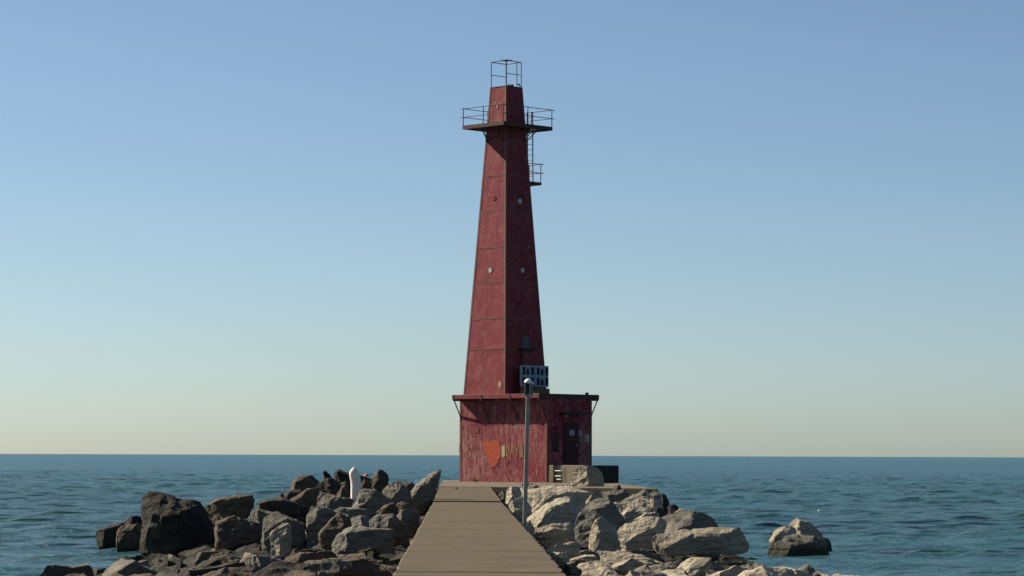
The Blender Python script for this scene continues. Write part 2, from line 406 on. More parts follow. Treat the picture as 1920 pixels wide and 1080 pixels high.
# roof slab
m = MB(); m.box((-L-.03, -OV, HR-HS), (.03, W+OV, HR), .02); roof = m.build('roof_slab', M['deck'], LH)
m = MB(); m.box((-L-.034, -OV-.012, HR-HS+.02), (.034, -OV-.001, HR-.015)); m.build('fascia', M['tower'], roof)
# brackets: struts from roof edge to the wall
bx = [-L+.06, -L+.06+(L-.12)/3, -L+.06+2*(L-.12)/3, -.06]
for side in (0, 1):
    for x in bx:
        y0, y1 = (-OV+.03, 0.0) if side == 0 else (W+OV-.03, W)
        ym = y1
        m = MB()
        m.bar((x, y0, HR-HS+.01), (x, y1-(.02 if side else -.02), HR-HS-1.02), .045, 4)
        m.box((x-.04, min(y0, y1)-(0 if side else .02), HR-HS-.09), (x+.04, max(y0, y1)+(.02 if side else 0), HR-HS+.004))
        m.box((x-.05, min(y1-.02, y1+.02), HR-HS-1.2), (x+.05, max(y1-.02, y1+.02), HR-HS-.9))
        m.build('bracket', M['rail'], roof)
    for x in bx:
        y = -OV-.014 if side == 0 else W+OV+.001
        MB().box((x-.06, y-.02, HR-HS-.01), (x+.06, y+.02, HR-.01)).build('bracket_cap', M['rail'], roof)
# small bollard on the roof far corner
m = MB(); m.lathe([(.08, 0), (.08, .05), (.10, .06), (.10, .11), (.04, .13)], (-.4, W+.05, HR), 12); m.build('vent_cap', M['black'], roof, True)

# graffiti (paint with its own outline, 4 mm thick on the wall)
def wallpoly(pts, name, mat, off=-.004, t=.003, Z=(860, 800, 9.82), parent=wall):
    P = []
    for x, y in pts:
        a, b = wl(Z[0]+x/Z[2], Z[1]+y/Z[2]); P.append((a, off-.009, b))
    return MB().poly(P, (0, -1, 0), t).build(name, mat, parent)
wallpoly([(425,300),(450,278),(500,262),(545,268),(575,300),(600,275),(650,245),(700,230),(735,250),(760,300),(780,390),(782,480),(768,570),(730,640),(680,700),(632,748),(605,768),(588,740),(562,665),(530,580),(498,490),(458,400)], 'painted_heart', M['heart'], -.006)
for q in ([(412,300),(426,302),(462,402),(498,492),(488,505),(440,410)], [(505,560),(524,570),(560,665),(586,735),(572,745),(545,690)],
          [(640,738),(690,694),(742,645),(750,652),(705,712),(655,750)]):
    wallpoly(q, 'purple_halo', M['purple'], -.004)
wallpoly([(790,350),(852,345),(855,552),(795,562)], 'paint_block', M['cream'])
wallpoly([(1118,352),(1188,345),(1190,570),(1120,580)], 'paint_block', M['brownblk'])
wallpoly([(262,20),(300,-4),(352,8),(384,30),(372,90),(380,130),(340,112),(300,126),(272,98),(252,70)], 'rust_patch', M['rustred'])
for q in ([(868,600),(900,588),(925,620),(912,668),(880,700),(850,680),(858,640)], [(15,320),(42,318),(40,470),(14,480)]):
    wallpoly(q, 'rust_patch', M['rustred'])
def strokes(segs, wpx):
    m = MB()
    for (x0, y0, x1, y1) in segs:
        dx, dy = x1-x0, y1-y0; l = math.hypot(dx, dy); nx, ny = -dy/l*wpx/2, dx/l*wpx/2
        P = []
        for (x, y) in ((x0+nx, y0+ny), (x1+nx, y1+ny), (x1-nx, y1-ny), (x0-nx, y0-ny)):
            a, b = wl(860+x/9.82, 800+y/9.82); P.append((a, -.013-.0006*len(m.bm.faces)/6, b))
        m.poly(P, (0, -1, 0), .002)
    return m
strokes([(884,355,884,545),(884,360,920,375),(920,375,934,430),(934,430,930,500),(930,500,884,543)], 13).build('letter_d', M['yellow'], wall)
strokes([(958,545,990,352),(990,352,1028,545),(968,470,1020,470)], 13).build('letter_a', M['yellow'], wall)
strokes([(1038,350,1070,450),(1108,350,1070,450),(1070,450,1075,548)], 13).build('letter_y', M['yellow'], wall)
MB().box((wl(888, 903)[0], -.05, .0), (wl(892, 903)[0], .0, .16)).build('scupper', M['black'], wall)

# side wall: door, hood, notices
def sbox(name, x0, y0, x1, y1, depth, mat, parent=wall, out=0.0):
    a, zt = wr(x0, y0); b, _ = wr(x1, y0); _, zb = wr((x0+x1)/2, y1); _, zt = wr((x0+x1)/2, y0)
    return MB().box((out, a, zb), (out+depth, b, zt), min(.01, depth/4)).build(name, mat, parent)
sbox('door_frame', 1055.5, 792, 1084, 869, .05, M['black'])
sbox('door', 1059, 796, 1080.5, 868, .035, M['door'], out=.045)
sbox('door_handle', 1077.5, 833, 1079.5, 836, .07, M['galv'], out=.08)
sbox('door_hood', 1050, 774, 1088, 778, .5, M['black'])
sbox('notice', 1066, 806, 1075, 816.5, .006, M['paper'], out=.081)
sbox('notice', 1085.5, 807, 1091, 817, .006, M['paper'])
sbox('notice', 1097, 815, 1105, 829, .006, M['paper'])
sbox('lamp_bracket', 1057, 776, 1060, 782, .16, M['galv'])
sbox('dark_patch', 1034, 812, 1048, 848, .003, M['core'])  # thin dark rectangle on the side wall
sbox('wall_box', 1043, 800, 1051, 806, .08, M['rustred'])

# ---- tower
TY = W/2
xt_near = bis(lambda x: lp((x, TY-1.6, HR))[0]-947, -6, 0)
hb = bis(lambda h: lp((xt_near-2*h, TY-h, HR))[0]-870, .5, 3)
xt_near = bis(lambda x: lp((x, TY-hb, HR))[0]-947, -6, 0)
TX = xt_near-hb
def near(h, z): return lp((TX+h, TY-h, z))
# half width at the top: silhouette px width 59 at z_top
def ztop_of(h): return bis(lambda z: near(h, z)[1]-161.5, 10, 30)
ht = hb*.4
for _ in range(20):
    ZT = ztop_of(ht); wpx = lp((TX+ht, TY+ht, ZT))[0]-lp((TX-ht, TY-ht, ZT))[0]; ht *= 59.0/wpx
print('tower', TX, TY, hb, ht, ZT)
def hw(z): return hb + (ht-hb)*(z-HR)/(ZT-HR)
def zpx(py): return bis(lambda z: near(hw(z), z)[1]-py, 0, 30)
core = MB().hexa([(TX+sx*(hb-.03), TY+sy*(hb-.03), HR-.01) for sx, sy in ((-1,-1),(1,-1),(1,1),(-1,1))],
                 [(TX+sx*(ht-.03), TY+sy*(ht-.03), ZT-.02) for sx, sy in ((-1,-1),(1,-1),(1,1),(-1,1))]).build('tower_shell', M['core'], LH)
seams = [HR+.005] + [zpx(y) for y in (654, 597, 529, 463, 394, 328, 262, 194)] + [ZT]
FACES = [Matrix.Rotation(a, 3, 'Z') for a in (0, math.pi/2, math.pi, 3*math.pi/2)]   # 0: front-left face (normal -y), 1: right face (normal +x)
def fpt(k, s, z, out=0.):       # s in -1..1 along the face, out = proud of the face
    h = hw(z); return Vector((TX, TY, z)) + FACES[k] @ Vector((s*h, -h-out, 0))
def plate(k, s0, s1, z0, z1, t=.012, dent=.01):
    bm = bmesh.new(); nx, nz = 6, 8; g = {}
    for i in range(nx+1):
        for j in range(nz+1):
            s = s0+(s1-s0)*i/nx; z = z0+(z1-z0)*j/nz
            e = 0 if i in (0, nx) or j in (0, nz) else 1
            d = e*dent*noise.noise(Vector((s*1.7+k*9, z*.9, k*3.1)))*1.6
            g[i, j] = bm.verts.new(fpt(k, s, z, t+d))
    for i in range(nx):
        for j in range(nz): bm.faces.new((g[i, j], g[i+1, j], g[i+1, j+1], g[i, j+1]))
    ring = [(i, 0) for i in range(nx)]+[(nx, j) for j in range(nz)]+[(i, nz) for i in range(nx, 0, -1)]+[(0, j) for j in range(nz, 0, -1)]
    back = {}
    for (i, j) in ring: back[i, j] = bm.verts.new(fpt(k, s0+(s1-s0)*i/nx, z0+(z1-z0)*j/nz, -.03))
    for a, b in zip(ring, ring[1:]+ring[:1]): bm.faces.new((g[b], g[a], back[a], back[b]))
    bmesh.ops.recalc_face_normals(bm, faces=bm.faces)
    me = bpy.data.meshes.new('plate'); bm.to_mesh(me); bm.free(); return link('plate', me, M['tower'], core)
for k in range(4):
    for i, (z0, z1) in enumerate(zip(seams, seams[1:])):
        e = .06/hw((z0+z1)/2)
        cuts = [-1+e, 1-e]
        if i == 0: cuts = [-1+e, -.03, 1-e]
        elif i in (2, 5): cuts = [-1+e, (.42 if i == 5 else -.1), 1-e]
        for s0, s1 in zip(cuts, cuts[1:]):
            plate(k, s0+.006, s1-.006, z0+.012, z1-.012, .012+random.uniform(0, .008))
        if i:
            m = MB(); h = .045
            m.hexa([fpt(k, -1+e, z0-h, .02), fpt(k, 1-e, z0-h, .02), fpt(k, 1-e, z0-h, -.02), fpt(k, -1+e, z0-h, -.02)],
                   [fpt(k, -1+e, z0+h, .026), fpt(k, 1-e, z0+h, .026), fpt(k, 1-e, z0+h, -.02), fpt(k, -1+e, z0+h, -.02)])
            for r in range(int(hw(z0)*2/.16)):
                s = -1+e+.05+(2-2*e-.1)*r/max(1, int(hw(z0)*2/.16)-1)
                p = fpt(k, s, z0, .022); q = fpt(k, s, z0, .042); m.bar(p, q, .024, 6, .014)
            m.build('seam_strip', M['trim'], core)
    # vertical strap over the lowest split
    z0, z1 = seams[0], seams[1]
    m = MB(); m.hexa([fpt(k, -.05, z0, .02), fpt(k, -.01, z0, .02), fpt(k, -.01, z0, -.02), fpt(k, -.05, z0, -.02)],
                     [fpt(k, -.05, z1, .026), fpt(k, -.01, z1, .026), fpt(k, -.01, z1, -.02), fpt(k, -.05, z1, -.02)]); m.build('seam_strip', M['trim'], core)
    # corner angle irons
    m = MB()
    for s0, s1, kk in ((1-.055, 1.022, k), (-1.022, -1+.055, (k+1) % 4)):
        za, zb = HR+.004, ZT-.002
        def S_(s, z): return math.copysign(1, s) - (math.copysign(1, s)-s)*(hb/hw(z) if abs(s) < 1 else 1)
        m.hexa([fpt(kk, S_(s0, za), za, .03), fpt(kk, S_(s1, za), za, .03), fpt(kk, S_(s1, za), za, -.02), fpt(kk, S_(s0, za), za, -.02)],
               [fpt(kk, S_(s0, zb), zb, .03), fpt(kk, S_(s1, zb), zb, .03), fpt(kk, S_(s1, zb), zb, -.02), fpt(kk, S_(s0, zb), zb, -.02)])
    m.build('corner_angle', M['trim'], core)
def face_sz(k, px, py):         # pixel -> (s, z) on face k
    z = 10.
    for _ in range(30):
        s = bis(lambda s: proj(LM @ fpt(k, s, z))[0]-px, -3, 3); z = bis(lambda z: proj(LM @ fpt(k, s, z))[1]-py, 0, 30)
    return s, z
def porthole(k, px, py, r, glass, proud=.03):
    s, z = face_sz(k, px, py); c = fpt(k, s, z, .015); n = (fpt(k, s, z, 1)-fpt(k, s, z, 0)).normalized()
    o = MB().bar(c-n*.02, c+n*(proud-.012), r*1.16, 24, r*1.12).build('porthole', M['ring'], core)
    # glass sits proud of its ring so that both read as separate pieces
    mm = MB().bar(c+n*(proud-.011), c+n*(proud-.002), r, 24, r*.95); mm.build('porthole_glass', glass, core)
    return o
porthole(0, 927, 372, .135, M['tower'])
porthole(0, 920, 507, .15, M['glass'])
porthole(1, 974, 377, .15, M['glass'])
porthole(1, 979, 507, .14, M['glass'])
def facepoly(k, pts, name, mat, t=.004, out=.03):
    P = []
    for px, py in pts:
        s, z = face_sz(k, px, py); P.append(fpt(k, s, z, out))
    n = FACES[k] @ Vector((0, -1, 0)); return MB().poly(P, n, t).build(name, mat, core)
facepoly(0, [(934, 722), (935, 716), (938, 714.5), (941, 717), (941.5, 722), (940, 727), (936, 727)], 'blister_patch', M['bare'])
facepoly(0, [(931.5, 197), (933.5, 194), (934.5, 198), (934, 203), (932, 203)], 'blister_patch', M['bare'])
# shuttered window with a sill on the side face
s, z = face_sz(1, 985, 640)
wz0, wz1 = z-.36, z+.36
m = MB()
pts = [(s-.19, wz0), (s+.17, wz0), (s+.17, wz0+.36), (s+.10, wz1-.05), (s, wz1), (s-.11, wz1-.06), (s-.19, wz0+.36)]
m.hexa([fpt(1, a, b, .01) for a, b in pts], [fpt(1, a, b, .07) for a, b in pts]); m.build('arched_window', M['greenish'], core)
m = MB(); m.hexa([fpt(1, s-.45, wz0-.12, .0), fpt(1, s+.4, wz0-.12, .0), fpt(1, s+.4, wz0-.12, .32), fpt(1, s-.45, wz0-.12, .32)],
                 [fpt(1, s-.45, wz0-.04, .0), fpt(1, s+.4, wz0-.04, .0), fpt(1, s+.4, wz0-.04, .32), fpt(1, s-.45, wz0-.04, .32)]); m.build('window_sill', M['black'], core)
m = MB(); m.bar(fpt(1, s-.3, wz0-.1, .12), fpt(1, s-.3, HR+.3, .1), .05, 8); m.build('conduit', M['black'], core)

# ---- gallery
ZG = bis(lambda z: lp((TX+hw(z), TY-hw(z), z))[1]-233, 10, 25)-.0
hg = hw(ZG)
a_, b_, c_, e_ = .95, .75, .94, 1.37        # overhangs: front-left, right, back-left, back-right
gx0, gx1, gy0, gy1 = TX-hg-c_, TX+hg+b_, TY-hg-a_, TY+hg+e_
print('gallery', ZG, gx0, gx1, gy0, gy1)
tk = .10
hx0, hx1 = TX+.15, TX+.75; hy0, hy1 = TY+hg+.25, TY+hg+1.0   # ladder hatch
m = MB()
m.box((gx0, gy0, ZG-tk), (gx1, TY+hg+.25, ZG)); m.box((gx0, hy1, ZG-tk), (gx1, gy1, ZG))
m.box((gx0, TY+hg+.25, ZG-tk), (hx0, hy1, ZG)); m.box((hx1, TY+hg+.25, ZG-tk), (gx1, hy1, ZG))
gal = m.build('gallery_deck', M['deck'], LH)
for (p, q) in (((gx0-.03, gy0-.03, ZG-.17), (gx1+.03, gy0, ZG+.035)), ((gx0-.03, gy1, ZG-.17), (gx1+.03, gy1+.03, ZG+.035)),
               ((gx0-.03, gy0, ZG-.17), (gx0, gy1, ZG+.035)), ((gx1, gy0, ZG-.17), (gx1+.03, gy1, ZG+.035))):
    MB().box(p, q).build('edge_beam', M['deck'], gal)
gxm, gym = (gx0+gx1)/2, (gy0+gy1)/2
posts = [(gx0, gy0), (gxm, gy0), (gx1, gy0), (gx1, gym), (gx1, gy1), (gxm, gy1), (gx0, gy1), (gx0, gym)]
for x, y in posts: MB().bar((x, y, ZG), (x, y, ZG+1.02), .026).build('rail_post', M['rail'], gal)
for z in (.5, .98):
    for p, q in (((gx0-.2, gy0), (gx1+.02, gy0)), ((gx1, gy0), (gx1, gy1+.22)), ((gx1, gy1), (gx0, gy1)), ((gx0, gy1), (gx0, gy0))):
        MB().bar((*p, ZG+z), (*q, ZG+z), .02).build('guard_rail', M['rail'], gal)
for k in range(4):
    for s in (-.72, .72):
        o = (.62, .5, .75, .62)[k]
        za = ZG-tk; p = fpt(k, s, za-.85, .0); q = fpt(k, s*1.0, za+.01, o)
        MB().bar(p, q, .03).build('gallery_bracket', M['rail'], gal)
for s in (-.72, .72):
    MB().bar(fpt(2, s, ZG-tk-.85, 0), fpt(2, s, ZG-tk+.01, 1.2), .03).build('gallery_bracket', M['rail'], gal)

# ---- lantern frame on top
top = MB().box((TX-ht-.03, TY-ht-.03, ZT-.015), (TX+ht+.03, TY+ht+.03, ZT+.04)).build('tower_cap', M['core'], LH)
ZC = bis(lambda z: lp((TX+ht, TY-ht, z))[1]-112.5, 15, 30)
cg = ht-.03
corners = [(TX-cg, TY-cg), (TX+cg, TY-cg), (TX+cg, TY+cg), (TX-cg, TY+cg)]
for i, (x, y) in enumerate(corners):
    MB().bar((x, y, ZT), (x, y, ZC), .035 if i == 1 else .024).build('cage_post', M['rail'], top)
for (p, q) in zip(corners, corners[1:]+corners[:1]):
    MB().bar((*p, ZC-.01), (*q, ZC-.01), .022).build('cage_rail', M['rail'], top)
zm = (ZT+ZC)/2+.0
MB().bar((*corners[0], zm), (*corners[3], zm), .02).build('cage_rail', M['rail'], top)
MB().bar((*corners[1], zm), (*corners[2], zm), .02).build('cage_rail', M['rail'], top)
m = MB(); m.box((TX+cg-.42, TY-cg-.03, ZC), (TX+cg+.03, TY-cg+.42, ZC+.03)); m.build('lamp_plate', M['rail'], top)
for dx, dy in ((-.38, 0), (0, .38), (-.02, .05)): MB().bar((TX+cg+dx, TY-cg+dy, ZC+.02), (TX+cg+dx, TY-cg+dy, ZC+.1), .012).build('mount_bolt', M['rail'], top)
px_ = (TX+cg-.05, TY+cg*.5)
m = MB(); m.tube([(*px_, ZT), (*px_, ZT+.55), (px_[0]+.02, px_[1]-.02, ZT+.95), (px_[0]-.01, px_[1]-.03, ZC)], .022); m.build('conduit', M['rail'], top)
x, y = TX+cg, TY+cg*.62
m = MB(); m.tube([(x, y+.12, ZT), (x, y+.12, ZT+.14), (x, y+.06, ZT+.21), (x, y-.02, ZT+.22), (x, y-.06, ZT+.17)], .035); m.build('goose_neck_vent', M['black'], top)
for (dx, dy, r) in ((cg-.05, -cg+.25, .07), (cg-.1, -.05, .09), (cg-.15, .08, .06)):
    MB().lathe([(r, 0), (r*1.1, r*.8), (r*.6, r*1.5), (.01, r*1.7)], (TX+dx, TY+dy, ZT+.03), 10).build('fitting', M['black'], top, True)

# ---- side balcony and ladder on the back-right face (face 2, normal +y)
zb_ = bis(lambda z: proj(LM @ (fpt(2, -.3, z, .5)))[1]-341, 8, 22)
h2 = hw(zb_); yb0 = TY+h2-.02; yb1 = TY+h2+1.28
bx0, bx1 = TX-.35, TX+.62
m = MB(); m.box((bx0, yb0, zb_-.16), (bx1, yb1, zb_)); bal = m.build('side_balcony', M['deck'], LH)
for x, y in ((bx0+.03, yb1-.03), (bx1-.03, yb1-.03)): MB().bar((x, y, zb_-.01), (x, y, zb_+1.05), .026).build('rail_post', M['rail'], bal)
for z in (.52, 1.02):
    MB().bar((bx0+.03, yb0, zb_+z), (bx0+.03, yb1, zb_+z), .02).build('guard_rail', M['rail'], bal)
    MB().bar((bx1-.03, yb0, zb_+z), (bx1-.03, yb1+.18, zb_+z), .02).build('guard_rail', M['rail'], bal)
    MB().bar((bx0, yb1-.03, zb_+z), (bx1+.12, yb1-.03, zb_+z), .02).build('guard_rail', M['rail'], bal)
for x in (bx0+.1, bx1-.1):
    MB().bar((x, TY+hw(zb_-.8)-.02, zb_-.8), (x, TY+h2+.62, zb_-.15), .026).build('balcony_bracket', M['rail'], bal)
ly = lambda z: TY+hg+.45-(.0)*(z)
lad = MB()
lx0, lx1 = TX+.2, TX+.62
yl = TY+hg+.72
lad.bar((lx0, yl+.05, zb_-.02), (lx0, yl, ZG+.9), .034); lad.bar((lx1, yl+.05, zb_-.02), (lx1, yl, ZG+.9), .034)
lad = lad.build('ladder', M['rail'], LH)
z = zb_+.3
while z < ZG+.8:
    MB().bar((lx0, yl+.03, z), (lx1, yl+.03, z), .014, 6).build('rung', M['rail'], lad); z += .3

# ------------------------------------------------------------------ door landing beside the base (concrete, with iron rungs)
ZLD = bis(lambda z: lp((1.8, 0, z))[1]-872.5, 0, 3)
LX = bis(lambda x: lp((x, .05, ZLD))[0]-1099, 0.5, 6); LY = bis(lambda y: lp((LX, y, ZLD))[0]-1160, .2, 6)
ld = empty('door_landing', C0, -math.pi/4)
tag(ld, 'low weathered concrete door landing with iron rungs against the lighthouse base', 'landing')
rx0, rx1 = .45, 1.15
m = MB(); m.box((.016, .03, -.02), (rx0, LY, ZLD), .02); m.build('landing_block', M['stain'], ld)
m = MB(); m.box((rx1, .03, -.02), (LX, LY, ZLD), .02); m.build('landing_block', M['stain'], ld)
m = MB(); m.box((rx0-.01, .24, -.02), (rx1+.01, LY-.01, ZLD-.006)); m.build('ladder_recess', M['stain'], ld)
m = MB(); m.box((LX+.002, .05, .02), (LX+.03, LY-.03, ZLD-.02)); m.build('shaded_side_sheet', M['landing_shade'], ld)  # added dark sheet, paints the shade on the landing's right-hand side
for k, z in enumerate((.18, .36, .64)):
    m = MB(); xa, xb = rx0+.12+(.12 if k == 0 else 0), rx1-.16
    m.tube([(xa, .26, z), (xa, .06, z), (xb, .06, z), (xb, .26, z)], .028); m.build('rung', M['white'], ld)

# ------------------------------------------------------------------ solar panels on the roof
PXs = TX+hb+.55
ps = empty('solar_array', LM @ Vector((PXs, TY-hb, HR)), -math.pi/4)
tag(ps, 'pair of blue grey framed solar panels standing on the lighthouse base roof', 'solar panel')
def lq(x, y, z): return lp((PXs+x, TY-hb+y, HR+z))
y0p = bis(lambda y: lq(0, y, .8)[0]-974.5, -2, 3); y1p = bis(lambda y: lq(0, y, .8)[0]-1028, 0, 5)
z0p = bis(lambda z: lq(0, y0p, z)[1]-724.5, 0, 2); z1p = bis(lambda z: lq(0, y0p, z)[1]-684.5, 0, 3)
pw = (y1p-y0p)/2
for i in range(2):
    ya = y0p+i*pw; yb = ya+pw-.02
    m = MB(); m.box((0, ya, z0p), (.05, yb, z1p), .008); fr = m.build('panel', M['panel'], ps)
    hh = z1p-z0p
    for row in range(2):
        for c in range(3):
            ca = ya+pw*(.15+.27*c+(.06 if c == 2 else 0)); cb = ca+pw*.19
            zt_ = z0p+hh*(.92-.48*row)-(hh*.08 if c == 1 else 0); zb2 = z0p+hh*(.56-.48*row)
            MB().box((.051, ca, zb2), (.058, cb, zt_)).build('cell', M['cell'], fr)
    m = MB(); m.box((-.03, ya+pw*.5-.03, -.01), (-.001, ya+pw*.5+.03, z1p*.9)); m.bar((-.02, ya+pw*.5, z1p*.8), (-.62+.2, ya+pw*.5, .0), .025); m.build('support_leg', M['galv'], ps)
m = MB(); m.box((-.10, y0p+.1, -.005), (.10, y1p+.02, z0p*.82), .01); m.build('timber_base', M['wood'], ps)

# ------------------------------------------------------------------ lamp post on the walkway edge
lpos = at(983, 976, 69.5); lpos.z = -.55
ltop = at(990, 741, 69.5)
dv = (ltop-lpos)
post = empty('lamp_post', (lpos.x, lpos.y, lpos.z))
tag(post, 'slim square grey lamp post with a small lantern head at the walkway edge', 'lamp post')
tilt = Vector((dv.x, dv.y, dv.z)).to_track_quat('Z', 'X'); post.rotation_mode = 'QUATERNION'
HL = dv.length
post.rotation_quaternion = tilt @ Euler((0, 0, math.radians(72))).to_quaternion()
m = MB(); m.box((-.043, -.043, -.6), (.043, .043, HL), .012); m.build('pole', M['galv'], post)
m = MB(); m.box((-.085, -.085, HL-.02), (.085, .085, HL+.02), .008); hd = m.build('lantern_base', M['galv'], post)
sc = FPX/69.5
m = MB(); m.box((-.06, -.06, HL+.02), (.06, .06, HL+.29), .01); m.build('lantern_box', M['black'], post)
for sx, sy in ((-1,-1),(1,-1),(1,1),(-1,1)):
    MB().box((sx*.07-.013, sy*.07-.013, HL+.018), (sx*.07+.013, sy*.07+.013, HL+.30)).build('lantern_bar', M['galv'], post)
m = MB(); m.lathe([(.10, 0), (.105, .03), (.09, .07), (.05, .105), (.012, .115)], (0, 0, HL+.296), 18); m.build('lantern_cap', M['white'], post, True)
rl = Euler((0, 0, math.radians(-72))).to_matrix()
for dz, r in ((.02, .045), (.30, .03)):
    c = rl @ Vector((-.14 if dz < .1 else -.11, -.02, 0)); m = MB(); m.lathe([(r*.6, -r), (r, -r*.5), (r, r*.5), (r*.6, r)], (c.x, c.y, HL+dz), 12)
    c2 = rl @ Vector((-.05, -.02, 0)); m.bar((c2.x, c2.y, HL+dz), (c.x, c.y, HL+dz), .014); m.build('side_fitting', M['white'], post, True)

# ------------------------------------------------------------------ boulders
def rough_rock(bm, size, seed, lev=5, amp=.055, sm=2):
    bmesh.ops.triangulate(bm, faces=bm.faces)
    for i in range(lev):
        es = [e for e in bm.edges if e.calc_length() > size*(.42, .22, .12, .065, .036)[i]]
        if not es: continue
        bmesh.ops.subdivide_edges(bm, edges=es, cuts=1)
        bmesh.ops.triangulate(bm, faces=bm.faces)
        if i == 0:
            for v in bm.verts:
                v.co += Vector((noise.noise(v.co*.9/size*2.2+Vector((seed, 0, 0))), noise.noise(v.co*2/size+Vector((0, seed, 5))), noise.noise(v.co*2/size+Vector((9, 0, seed)))))*size*.05
        if i in (2,): bmesh.ops.smooth_vert(bm, verts=bm.verts, factor=.14, use_axis_x=True, use_axis_y=True, use_axis_z=True)
    bm.normal_update()
    off = Vector((seed*3.7, seed*1.3, -seed*2.1)); ax = Vector((random.uniform(-1, 1), random.uniform(-.6, .6), random.uniform(.6, 1.6))).normalized()
    new = []
    for v in bm.verts:
        p = v.co; q = p/size*2.2+off
        h = noise.fractal(q*1.7, .95, 2.2, 4)*.8
        lay = noise.noise(Vector((p.dot(ax)/size*9, q.x*.5, q.y*.5))); h += (abs(lay)*-1.1+.25)*.6
        h -= max(0, .5-abs(noise.noise(q*1.1+Vector((5, 5, 5))))*5)*.55
        new.append(v.co+v.normal*h*size*amp)
    for v, c in zip(bm.verts, new): v.co = c
def hull(bm, pts):
    for p in pts: bm.verts.new(p)
    r = bmesh.ops.convex_hull(bm, input=bm.verts)
    bmesh.ops.delete(bm, geom=list({g for g in r['geom_interior']+r['geom_unused'] if isinstance(g, bmesh.types.BMVert) and g.is_valid}), context='VERTS')
N7 = (500, 840, 5.3333); N6 = (150, 840, 4.6829); NR = (920, 840, 5.3333); N2 = (1200, 830, 5.3333)
GROUPS = {}
RC = [0]
def boulder(Z, pts, D, mat, label=None, thick=.8, lean=None, group=None, amp=.036, down=0.0, name='boulder'):
    """a rock whose outline, at its own depth D, is the traced one; its thickness is its own"""
    if lean is None: lean = -.10 if Z in (N7, N6) else .05
    RC[0] += 1; rs = random.Random(RC[0]*13)
    P = [at(Z[0]+x/Z[2], Z[1]+y/Z[2], D) for x, y in pts]
    if Z in (NR, N2): down += .3
    if D < 80: down = max(down, .75) if Z in (N7, N6) else .4
    if down: 
        lo = min(p.z for p in P); P += [Vector((p.x, p.y, p.z-down)) for p in P if p.z < lo+.35]
    c = sum(P, Vector())/len(P)
    wx_ = max(p.x for p in P)-min(p.x for p in P); hz = max(p.z for p in P)-min(p.z for p in P)
    size = max(wx_, hz); t = thick*min(max(min(wx_, hz), .55), 2.2)
    Q = []
    for p in P:
        d = p-c
        Q.append(c + d*1.0 + Vector((0, rs.uniform(-.15, .15)*t, 0)))
        fs = rs.uniform(.55, .9); Q.append(c + Vector((d.x*fs, -t*rs.uniform(.38, .6), d.z*fs - .10*hz - lean*hz)))
        fs = rs.uniform(.5, .85); Q.append(c + Vector((d.x*fs, t*rs.uniform(.4, .6), d.z*fs - .12*hz)))
    bm = bmesh.new(); hull(bm, [q-c for q in Q])
    for _ in range(4):                                     # flat fracture faces
        nrm = Vector((rs.uniform(-1, 1), -rs.uniform(.5, 1.2), rs.uniform(-.15, .8))).normalized()
        sup = max(v.co.dot(nrm) for v in bm.verts); dd = sup*rs.uniform(.66, .86)
        pts2 = []
        bmesh.ops.bisect_plane(bm, geom=list(bm.verts)+list(bm.edges)+list(bm.faces), plane_co=nrm*dd, plane_no=nrm, clear_outer=True)
        pts2 = [v.co.copy() for v in bm.verts]; bm.free(); bm = bmesh.new(); hull(bm, pts2)
    rough_rock(bm, size, RC[0]*.73, 5, amp)
    bmesh.ops.recalc_face_normals(bm, faces=bm.faces)
    me = bpy.data.meshes.new(name); bm.to_mesh(me); bm.free()
    o = link(name, me, M[mat], None, False); o.location = c
    tag(o, label, 'boulder', group); return o
LEFT = 'boulders heaped on the driftwood side of the walkway'; RIGHT = 'boulders heaped on the lamp post side of the walkway'
# ---- driftwood side
boulder(N7, [(1430,430),(1500,360),(1690,200),(1755,190),(1758,260),(1720,370),(1650,520),(1560,600),(1470,560)], 99, 'grey', 'tall pointed grey slab leaning towards the walkway on the driftwood side', .75, down=.4)
boulder(N7, [(995,420),(1115,212),(1185,222),(1217,270),(1215,370),(1150,440),(1030,450)], 112, 'brown', 'square ended dark block tipped up on edge behind the grey peak', .8, down=.3)
boulder(N7, [(1150,420),(1310,316),(1380,370),(1480,540),(1400,570),(1200,530)], 97, 'grey', 'pyramid shaped grey boulder beside the tall pointed slab', .8, down=.3)
boulder(N7, [(850,600),(930,440),(1000,408),(1180,440),(1290,540),(1200,620),(950,640)], 90, 'grey', 'blunt dark grey boulder in front of the driftwood log', .7, lean=-.05, down=.3)
boulder(N7, [(230,420),(270,300),(350,262),(470,275),(545,320),(520,420),(380,460),(240,440)], 112, 'brown', 'large rounded brown boulder at the back of the driftwood side heap', .8, down=.5)
boulder(N7, [(568,330),(566,226),(640,235),(668,320)], 122, 'dark', 'small black upright stone at the water end of the driftwood side heap', .9, down=.5)
boulder(N7, [(655,330),(680,235),(730,216),(845,255),(860,340)], 121, 'dark', 'black wedge shaped stone rising behind the driftwood log', .9, down=.5)
boulder(N7, [(890,330),(905,270),(955,280),(1050,308),(1080,325),(1000,370)], 122, 'dark', 'low black stone below the red buoy', .8, down=.5)
boulder(N7, [(490,380),(580,300),(680,305),(750,360),(720,460),(560,460)], 105, 'dark', 'dark wedge boulder between the big rounded brown one and the driftwood log', .8, down=.3)
boulder(N7, [(690,370),(790,335),(850,390),(840,440),(700,430)], 108, 'brown', "brown stone tucked behind the driftwood log's foot", .8, down=.3)
boulder(N7, [(165,500),(200,420),(330,415),(385,440),(300,530),(170,540)], 106, 'dark', 'black low boulder just below the big rounded brown one', .8, down=.4)
boulder(N7, [(80,500),(150,445),(200,490),(180,560),(90,560)], 108, 'brown', 'little brown stone at the water edge below the big rounded brown boulder', .8, down=.4)
